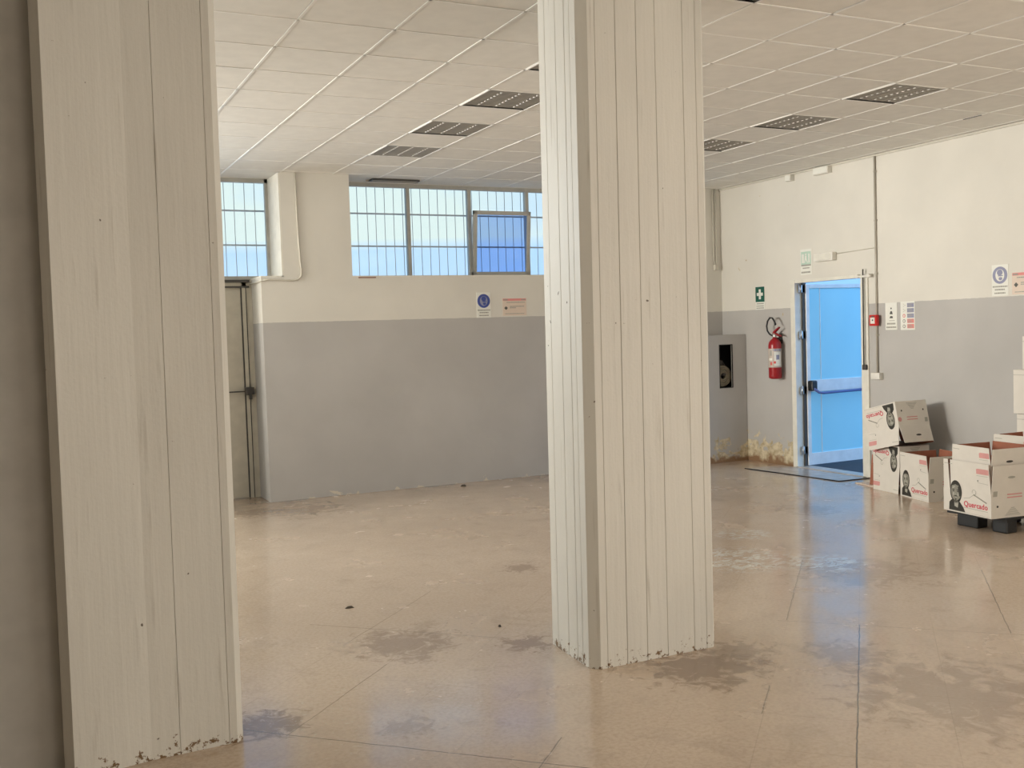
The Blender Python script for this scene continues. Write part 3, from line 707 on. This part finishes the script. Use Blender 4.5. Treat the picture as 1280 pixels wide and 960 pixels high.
# ------------------------------------------------------------------ call point, conduits, boxes, emergency lamp, detectors
s = sign_root('fire_call_point', 'small red fire alarm call point on the conduit right of the exit door', 'call point', (XR, 2.665, 1.765), 'R')
bm = B(); rect(bm, -0.06, 0.06, 0, 0.125, 0.029, 0.07); bmesh.ops.bevel(bm, geom=bm.edges[:], offset=0.006, segments=2, affect='EDGES'); obj('housing', bm, 'red_plastic', s)
bm = B(); rect(bm, -0.036, 0.030, 0.025, 0.095, 0.07, 0.073); obj('break_glass', bm, 'white_plastic', s)
bm = B(); disc(bm, 0.0, 0.065, 0.010, 0.073, 0.075, 0, 14); rect(bm, -0.02, 0.02, 0.10, 0.112, 0.07, 0.072, 0); obj('mark', bm, 'ink', s)
cd = thing('conduit', 'grey electrical conduit running from ceiling down beside the exit door to a small box', 'conduit', (XR-0.014, 2.66, 1.2))
bm = B(); tube(bm, [(0, 0, 0.02), (0, 0, 2.48)], 0.0125, 10); obj('pipe', bm, 'pipe', cd)
bm = B()
for z in (0.45, 1.15, 1.75, 2.3): box(bm, 0.0, 0.014, -0.022, 0.022, z, z+0.02)
obj('clip', bm, 'pipe', cd)
bm = B(); box(bm, -0.05, 0.014, -0.075, 0.055, -0.045, 0.03, 0, 0.005); obj('junction_box', bm, 'white_plastic', cd)
em = thing('emergency_lamp', 'small white rectangular emergency lamp on the wall above the exit door', 'emergency lamp', (XR, 3.45, 2.56))
bm = B(); box(bm, -0.075, 0, -0.165, 0.15, 0.0, 0.10, 0, 0.008); obj('housing', bm, 'white_plastic', em)
bm = B(); box(bm, -0.085, -0.073, -0.13, 0.12, 0.015, 0.085, 0, 0.004); obj('diffuser', bm, 'white_paint', em)
bm = B(); tube(bm, [(-0.008, -0.165, 0.075), (-0.008, -0.5, 0.085), (-0.008, -0.77, 0.092)], 0.005, 6); obj('cable', bm, 'pipe_light', em)
for (y, z, w, h, lb, nm) in ((3.465, 3.60, 0.25, 0.085, 'white rectangular junction box on the right wall just under the ceiling', 'junction_box'), (4.04, 3.60, 0.10, 0.075, 'small white square box under the ceiling, left of the bigger one', 'junction_box')):
    r = thing(nm, lb, 'junction box', (XR, y, z))
    bm = B(); box(bm, -0.075, 0, -w/2, w/2, 0, h, 0, 0.006); obj('housing', bm, 'white_plastic', r)
    bm = B(); box(bm, -0.08, -0.074, -w/2+0.012, w/2-0.012, 0.01, h-0.01, 0, 0.002); obj('lid', bm, 'paper', r)
cw = thing('conduit', 'pair of thin painted pipes coming down the far right corner, ending in a bend', 'conduit', (7.17, YF-0.02, 2.62))
bm = B(); tube(bm, [(0.015, 0, 1.08), (0.015, 0, 0.15), (0.0, -0.01, 0.02)], 0.011, 8); tube(bm, [(-0.03, 0, 1.08), (-0.03, 0, 0.12), (-0.01, -0.01, 0.02)], 0.009, 8); obj('pipe', bm, 'pipe_light', cw)
bm = B(); box(bm, -0.03, 0.02, -0.03, 0.018, -0.03, 0.045, 0, 0.006); obj('end_box', bm, 'pipe_light', cw)
cl = thing('conduit', 'cream conduit bending down the pier between the two far windows to the left door', 'conduit', (1.36, YF-0.013, 2.5))
bm = B(); tube(bm, [(0.0, 0, 1.2), (0.005, 0, 0.6), (0.02, 0, 0.2), (0.03, 0, 0.1), (0.02, 0, 0.035), (-0.02, 0, 0.0), (-0.08, 0, -0.01), (-0.27, 0, 0.0), (-0.36, 0, 0.005), (-0.41, 0, -0.01)], 0.011, 8); obj('pipe', bm, 'pipe_light', cl)
bm = B(); tube(bm, [(-0.41, 0, -0.01), (-0.435, 0.02, -0.015), (-0.45, 0.1, -0.02), (-0.46, 0.45, -0.02)], 0.010, 8); obj('pipe', bm, 'pipe_light', cl)

# ------------------------------------------------------------------ cartons
def text_mesh(name, body, size, mat, parent, mtx):
    cu = bpy.data.curves.new(name, 'FONT'); cu.body = body; cu.size = size; cu.extrude = 0.0004; cu.align_x = 'CENTER'; cu.offset = size*0.022; cu.space_character = 1.05
    tmp = bpy.data.objects.new('tmp', cu); COL.objects.link(tmp)
    me = bpy.data.meshes.new_from_object(tmp.evaluated_get(bpy.context.evaluated_depsgraph_get()))
    bpy.data.objects.remove(tmp); me.materials.clear(); me.materials.append(M[mat]); me.name = name
    me.transform(mtx)
    o = bpy.data.objects.new(name, me); COL.objects.link(o); o.parent = parent
    return o
def carton(label, loc, rot, group, L=0.55, Wd=0.44, hb=0.32, ht=0.50, inverted=False, flare=0.012, strip=0.0, hole=('p_black', 0.085)):
    """open fruit carton: corner at the origin, long printed front on -x (0..L along y), short end on -y (0..Wd along x)"""
    r = thing('carton', label, 'carton', loc, rot, group)
    T = 0.005
    bm = B()
    box(bm, 0, Wd, 0, L, 0, T)
    box(bm, 0, T, 0, L, T, hb); box(bm, Wd-T, Wd, 0, L, T, hb); box(bm, T, Wd-T, 0, T, T, hb); box(bm, T, Wd-T, L-T, L, T, hb)
    for q in bm.faces:
        c = q.calc_center_median(); n = q.normal if q.normal.length else Vector((0, 0, 1))
        q.normal_update(); n = q.normal
        if (n.x > .5 and c.x < T*1.5) or (n.x < -.5 and c.x > Wd-T*1.5) or (n.y > .5 and c.y < T*1.5) or (n.y < -.5 and c.y > L-T*1.5) or (n.z > .5 and c.z < T*1.5): q.material_index = 1
    obj('body', bm, ['c_white', 'c_in'], r)
    # flaps: tapered panels standing up from each wall, thin wedge left open at every corner
    s = 0.004; tp = 0.016
    def flap(p0, p1, n, h, tap0=tp, tap1=tp):
        p0 = Vector(p0); p1 = Vector(p1); d = (p1-p0).normalized(); n = Vector(n)
        bmf = B()
        a0 = p0+d*s; a1 = p1-d*s; b0 = p0+d*tap0+n*flare; b1 = p1-d*tap1+n*flare
        o_ = [Vector((a0.x, a0.y, hb)), Vector((a1.x, a1.y, hb)), Vector((b1.x, b1.y, h)), Vector((b0.x, b0.y, h))]
        i_ = [v-n*T for v in o_]
        vo = [bmf.verts.new(v) for v in o_]; vi = [bmf.verts.new(v) for v in i_]
        bmf.faces.new(vo).material_index = 0; bmf.faces.new(vi[::-1]).material_index = 1
        for k in range(4): bmf.faces.new((vo[k], vi[k], vi[(k+1) % 4], vo[(k+1) % 4])).material_index = 0
        obj('flap', bmf, ['c_white', 'c_in'], r)
    if strip:
        flap((0, L, 0), (0, L-strip, 0), (-1, 0, 0), ht); flap((0, L-strip, 0), (0, 0, 0), (-1, 0, 0), ht, 0.012)
    else: flap((0, L, 0), (0, 0, 0), (-1, 0, 0), ht)
    flap((Wd, 0, 0), (Wd, L, 0), (1, 0, 0), ht); flap((0, 0, 0), (Wd, 0, 0), (0, -1, 0), ht-0.01); flap((Wd, L, 0), (0, L, 0), (0, 1, 0), ht-0.01)
    # printing.  F(u,z): u = 0..1 from the reader's left on the front
    e = 0.0012
    k0 = 0.0
    def xof(z, d): return -d-(flare*(z-hb)/(ht-hb) if z > hb else 0)
    def FP(bmp, pts, d, mi): plate(bmp, [(xof(z, d), L*(1-u), z) for u, z in pts], (-0.0005, 0, 0), mi)
    def ell(cu, cz, ru, rz, n=18, a0=0, a1=360): return [(cu+ru*math.cos(math.radians(a0+(a1-a0)*k/n)), cz+rz*math.sin(math.radians(a0+(a1-a0)*k/n))) for k in range(n if a1-a0 == 360 else n+1)]
    c = 0.20 if not strip else 0.26
    bmp = B()
    FP(bmp, [(c-0.14, 0.01), (c+0.21, 0.01), (c+0.17, 0.05), (c+0.09, 0.095), (c+0.02, 0.10), (c-0.08, 0.105), (c-0.13, 0.08)], 0.0006, 0)      # shoulders
    FP(bmp, [(c-0.02, 0.05), (c+0.05, 0.04), (c+0.07, 0.10), (c-0.03, 0.11)], 0.0012, 2)                                       # neck, collar
    FP(bmp, ell(c+0.015, 0.178, 0.125, 0.100, 22), 0.0012, 0)                                                            # hair and beard
    FP(bmp, [(c-0.075, 0.135), (c-0.055, 0.115), (c+0.0, 0.100), (c+0.05, 0.103), (c+0.10, 0.13), (c+0.122, 0.19), (c+0.10, 0.228), (c+0.01, 0.242), (c-0.068, 0.228), (c-0.092, 0.18)], 0.0018, 1)
    FP(bmp, ell(c-0.012, 0.208, 0.045, 0.018, 12), 0.0024, 2); FP(bmp, ell(c-0.035, 0.158, 0.018, 0.016, 10), 0.0024, 2); FP(bmp, ell(c+0.055, 0.155, 0.018, 0.016, 10), 0.0024, 2)
    FP(bmp, [(c+0.005, 0.19), (c+0.02, 0.19), (c+0.03, 0.152), (c-0.002, 0.152)], 0.0024, 2)
    for x_ in (-0.035, 0.055): FP(bmp, ell(c+x_, 0.183, 0.018, 0.005, 10), 0.0030, 0); FP(bmp, [(c+x_-0.026, 0.193), (c+x_+0.026, 0.193), (c+x_+0.022, 0.199), (c+x_-0.022, 0.199)], 0.0030, 0)
    FP(bmp, [(c-0.02, 0.137), (c+0.05, 0.137), (c+0.045, 0.145), (c-0.012, 0.146)], 0.0030, 0)                                          # moustache
    FP(bmp, [(c-0.01, 0.127), (c+0.04, 0.127), (c+0.03, 0.133), (c+0.0, 0.133)], 0.0030, 2)
    FP(bmp, [(c-0.005, 0.118), (c+0.03, 0.118), (c+0.02, 0.104), (c+0.005, 0.104)], 0.0030, 0)
    obj('printed_portrait', bmp, ['p_black', 'p_grey', 'p_light'], r)
    # roof-like hanger over the name, underline
    bmp = B(); g = 0.44
    def stroke(p, q, w, d=0.0008, mi=0):
        (u0, z0), (u1, z1) = p, q; dx = (u1-u0)*L; dz = z1-z0; l = math.hypot(dx, dz); nx, nz = -dz/l*w/2, dx/l*w/2
        FP(bmp, [(u0+nx/L, z0+nz), (u1+nx/L, z1+nz), (u1-nx/L, z1-nz), (u0-nx/L, z0-nz)], d, mi)
    stroke((g, 0.135), (g+0.12, 0.145), 0.004, mi=1); stroke((g+0.12, 0.145), (g+0.20, 0.175), 0.004, mi=1); stroke((g+0.20, 0.18), (g+0.47, 0.125), 0.010)
    for k in range(7):
        a0 = math.radians(200-k*38); a1 = math.radians(200-(k+1)*38); stroke((g+0.215+0.04*math.cos(a0), 0.20+0.022*math.sin(a0)), (g+0.215+0.04*math.cos(a1), 0.20+0.022*math.sin(a1)), 0.004, mi=1)
    stroke((g+0.0, 0.055), (g+0.49, 0.052), 0.004, mi=1); stroke((0.06, 0.012), (0.98, 0.012), 0.002, mi=1)
    stroke((0.05, ht-0.035), (0.22, ht-0.037), 0.005, mi=1); stroke((0.72, ht-0.105), (0.95, ht-0.105), 0.003, mi=1); stroke((0.74, ht-0.165), (0.95, ht-0.17), 0.003, mi=1)
    FP(bmp, ell(0.745, ht-0.15, 0.015, 0.007, 10), 0.0008, 0)
    obj('printed_line_art', bmp, ['p_grey', 'p_light'], r)
    bmp = B(); FP(bmp, [(0.72, ht-0.05), (0.75, ht-0.045), (0.95, ht-0.045), (0.97, ht-0.05), (0.97, ht-0.09), (0.72, ht-0.09)], 0.0008, 0)
    obj('printed_label', bmp, ['p_pink'], r)
    # name: reader's right is -y, normal -x
    mt = Matrix(((0, 0, -1, -0.0008), (-1, 0, 0, L*(1-(g+0.245))), (0, 1, 0, 0.068), (0, 0, 0, 1)))
    text_mesh('printed_name', 'Quercado', 0.064, 'p_red', r, mt)
    # short ends
    for side in (0, 1):
        bmp = B()
        def yv(z, d): ofs = d+(flare*(z-hb)/(ht-hb) if z > hb else 0); return -ofs if side == 0 else L+ofs
        def EP(pts, d, mi): plate(bmp, [((Wd*u if side == 0 else Wd*(1-u)), yv(z, d), z) for u, z in pts], (0, -0.0005 if side == 0 else 0.0005, 0), mi)
        for u in (0.14, 0.84): EP(ell(u, 0.10, 0.022, 0.010, 12), 0.0008, 0)
        EP(ell(0.45, ht-hole[1], 0.085, 0.010, 14), 0.0008, 0 if hole[0] == 'p_black' else 1)
        for k in range(6): EP([(0.50-0.05*(6-k)*0.55-0.03, 0.02+k*0.012), (0.50+0.05*(6-k)*0.55, 0.02+k*0.012), (0.50+0.05*(6-k)*0.5, 0.025+k*0.012), (0.50-0.05*(6-k)*0.5-0.03, 0.025+k*0.012)], 0.0008, 1)
        EP([(0.04, 0.185), (0.13, 0.185), (0.14, 0.23), (0.05, 0.23)], 0.0008, 1)
        for z in (0.165, 0.19): EP([(0.36, z), (0.70, z), (0.70, z+0.011), (0.36, z+0.011)], 0.0008, 2)
        EP(ell(0.93, 0.19, 0.06, 0.026, 8), 0.0008, 2)
        obj('end_print', bmp, ['p_black', 'p_light', 'p_pink'], r)
    return r
G1 = 'fruit cartons stacked left of the door'
G2 = 'fruit cartons on the black pallet'
# big pair on the pallet
zp = 0.135
a1 = math.atan2(0.05, 0.55)
carton('large open white carton at the front corner of the black pallet', (5.66, -0.145, zp), (0, 0, -math.radians(8)), G2, L=0.56, Wd=0.46, hb=0.20, ht=0.455, strip=0.085, hole=('p_light', 0.115))
carton('open carton nested inside the front carton on the pallet, its flaps standing higher', (5.672, -0.135, zp+0.006), (0, 0, -math.radians(8)), G2, L=0.455, Wd=0.43, hb=0.42, ht=0.585, hole=('p_black', 0.12), flare=0.006)
# group by the exit door
carton('open upright carton on the floor in front of the left carton stack', (6.51, 1.272, 0.0), (0, 0, -math.radians(14)), G1, L=0.485, Wd=0.44, hb=0.27, ht=0.46)
def inv(label, corner, yaw, L, Wd, ht, hb, group, extra=None, **kw):
    """upside-down carton; corner = where its near visible corner stands"""
    r = carton(label, (0, 0, 0), (0, 0, 0), group, L=L, Wd=Wd, hb=hb, ht=ht, **kw)
    base = Matrix.Translation(Vector(corner)) @ Matrix.Rotation(yaw, 4, 'Z')
    if extra is not None: base = base @ extra
    r.matrix_world = base @ Matrix.Translation((0, L, ht)) @ Matrix.Rotation(math.pi, 4, 'X')
    return r
inv('upside-down carton at the bottom of the stack beside the exit door', (6.672, 1.79, 0.0), -math.radians(10), 0.455, 0.365, 0.50, 0.22, G1)
inv('tilted upside-down carton on top of the stack beside the exit door', (6.63, 1.715, 0.535), -math.radians(6), 0.50, 0.40, 0.45, 0.26, G1, Matrix.Rotation(math.radians(-13), 4, 'X'), flare=0.03)

# tall stack by the wall at the picture edge and a carton behind the front pair
carton('open white carton behind the nested pair, its plain back flap showing above them', (6.42, 0.0, zp), (0, 0, 0), G2, L=0.44, Wd=0.42, hb=0.40, ht=0.62)
G3 = 'closed white cartons stacked at the right picture edge'
def closed(label, loc, L, Wd, h, rz):
    r = thing('carton', label, 'carton', loc, (0, 0, rz), G3)
    bm = B(); box(bm, 0, Wd, 0, L, 0, h, 0, 0.003); obj('body', bm, 'c_white', r)
    bm = B(); box(bm, -0.003, 0.001, L*0.5-0.09, L*0.5+0.09, h*0.55, h*0.55+0.09); obj('hand_hole', bm, 'ink', r)
    bm = B(); box(bm, -0.002, 0.001, 0.0, L, h-0.05, h-0.047); box(bm, Wd/2-0.003, Wd/2+0.003, 0, L, h-0.001, h+0.001); obj('crease', bm, 'ink_soft', r)
    return r
closed('white carton at the bottom of the right edge stack, mostly hidden by the pallet cartons', (6.86, 0.08, 0.0), 0.46, 0.38, 0.46, 0)
closed('white carton second from bottom of the right edge stack', (6.88, 0.07, 0.463), 0.485, 0.38, 0.438, 0)
closed('white carton with a dark hand hole, third from bottom at the right picture edge', (6.88, 0.09, 0.905), 0.50, 0.38, 0.413, 0)
closed('topmost white carton at the right picture edge, only its corner in view', (6.88, 0.03, 1.322), 0.46, 0.38, 0.31, 0)

# black pallet
pl = thing('pallet', 'black plastic pallet on the floor under the pair of open cartons', 'pallet', (5.79, -0.19, 0))
bm = B(); bw, bl = 1.00, 0.62
for k in range(5):
    y = k*0.128; box(bm, 0, bw, y, y+0.10, zp-0.024, zp-0.002, 0, 0.003)
for x in (0.0, 0.44, 0.88): box(bm, x, x+0.12, 0.0, bl-0.008, zp-0.036, zp-0.022, 0, 0.003)
obj('deck', bm, 'pallet', pl)
for x in (0.0, 0.43, 0.86):
    for y, w in ((0.0, 0.15), (0.29, 0.22)):
        bm = B(); box(bm, x+0.005, x+0.135, y+0.004, y+w, 0, zp-0.034, 0, 0.012); obj('foot', bm, 'pallet', pl)

# crushed scrap of cardboard between the stack and the door frame, loose sheet under it
sc_ = thing('cardboard_scrap', 'crushed open cardboard leaning between the carton stack and door frame', 'cardboard', (6.86, 2.30, 0.013))
bm = B()
plate(bm, [(0.00, 0.10, 0.0), (0.02, -0.03, 0.0), (0.03, -0.05, 0.30), (0.06, 0.12, 0.33)], (0.004, 0.0, 0.0), 1)
plate(bm, [(-0.03, -0.02, 0.0), (0.0, -0.04, 0.0), (0.06, -0.06, 0.42), (-0.03, -0.04, 0.38), (-0.05, -0.02, 0.2)], (0.0, 0.004, 0.0), 0)
plate(bm, [(0.06, 0.13, 0.05), (0.12, 0.14, 0.05), (0.10, 0.05, 0.46), (0.05, 0.02, 0.42)], (0.004, 0.0, 0.0), 0)
obj('sheet', bm, ['c_white', 'c_in'], sc_)
bm = B(); prism(bm, [(6.80, 2.26), (7.05, 2.2), (7.08, 2.55), (6.86, 2.62)], 0.001, 0.012); tag(obj('cardboard_sheet', bm, 'paper_pink'), 'flat sheet of cardboard on the floor left of the carton stack', 'cardboard')

# ------------------------------------------------------------------ crumbs of dirt on the floor
def crumb(label, x, y, r, h, el=1.6):
    bm = B(); n = 9; p = []
    for k in range(n):
        a = 2*math.pi*k/n; q = r*random.uniform(0.6, 1.1); p.append((x+q*el*math.cos(a), y+q*math.sin(a)))
    prism(bm, p, 0.0, h, [(x+(a_-x)*0.5, y+(b_-y)*0.5) for a_, b_ in p]); tag(obj('debris', bm, 'dust'), label, 'debris')
crumb('dark crumb of dirt on the floor between the pillars, nearer the left one', 0.35, 0.61, 0.022, 0.012)
crumb('small dark pellet on the floor just left of the middle pillar', 1.02, -0.34, 0.012, 0.012, 1.0)
crumb('dark scrap of dirt by the foot of the far wall', 3.19, 5.25, 0.035, 0.02)
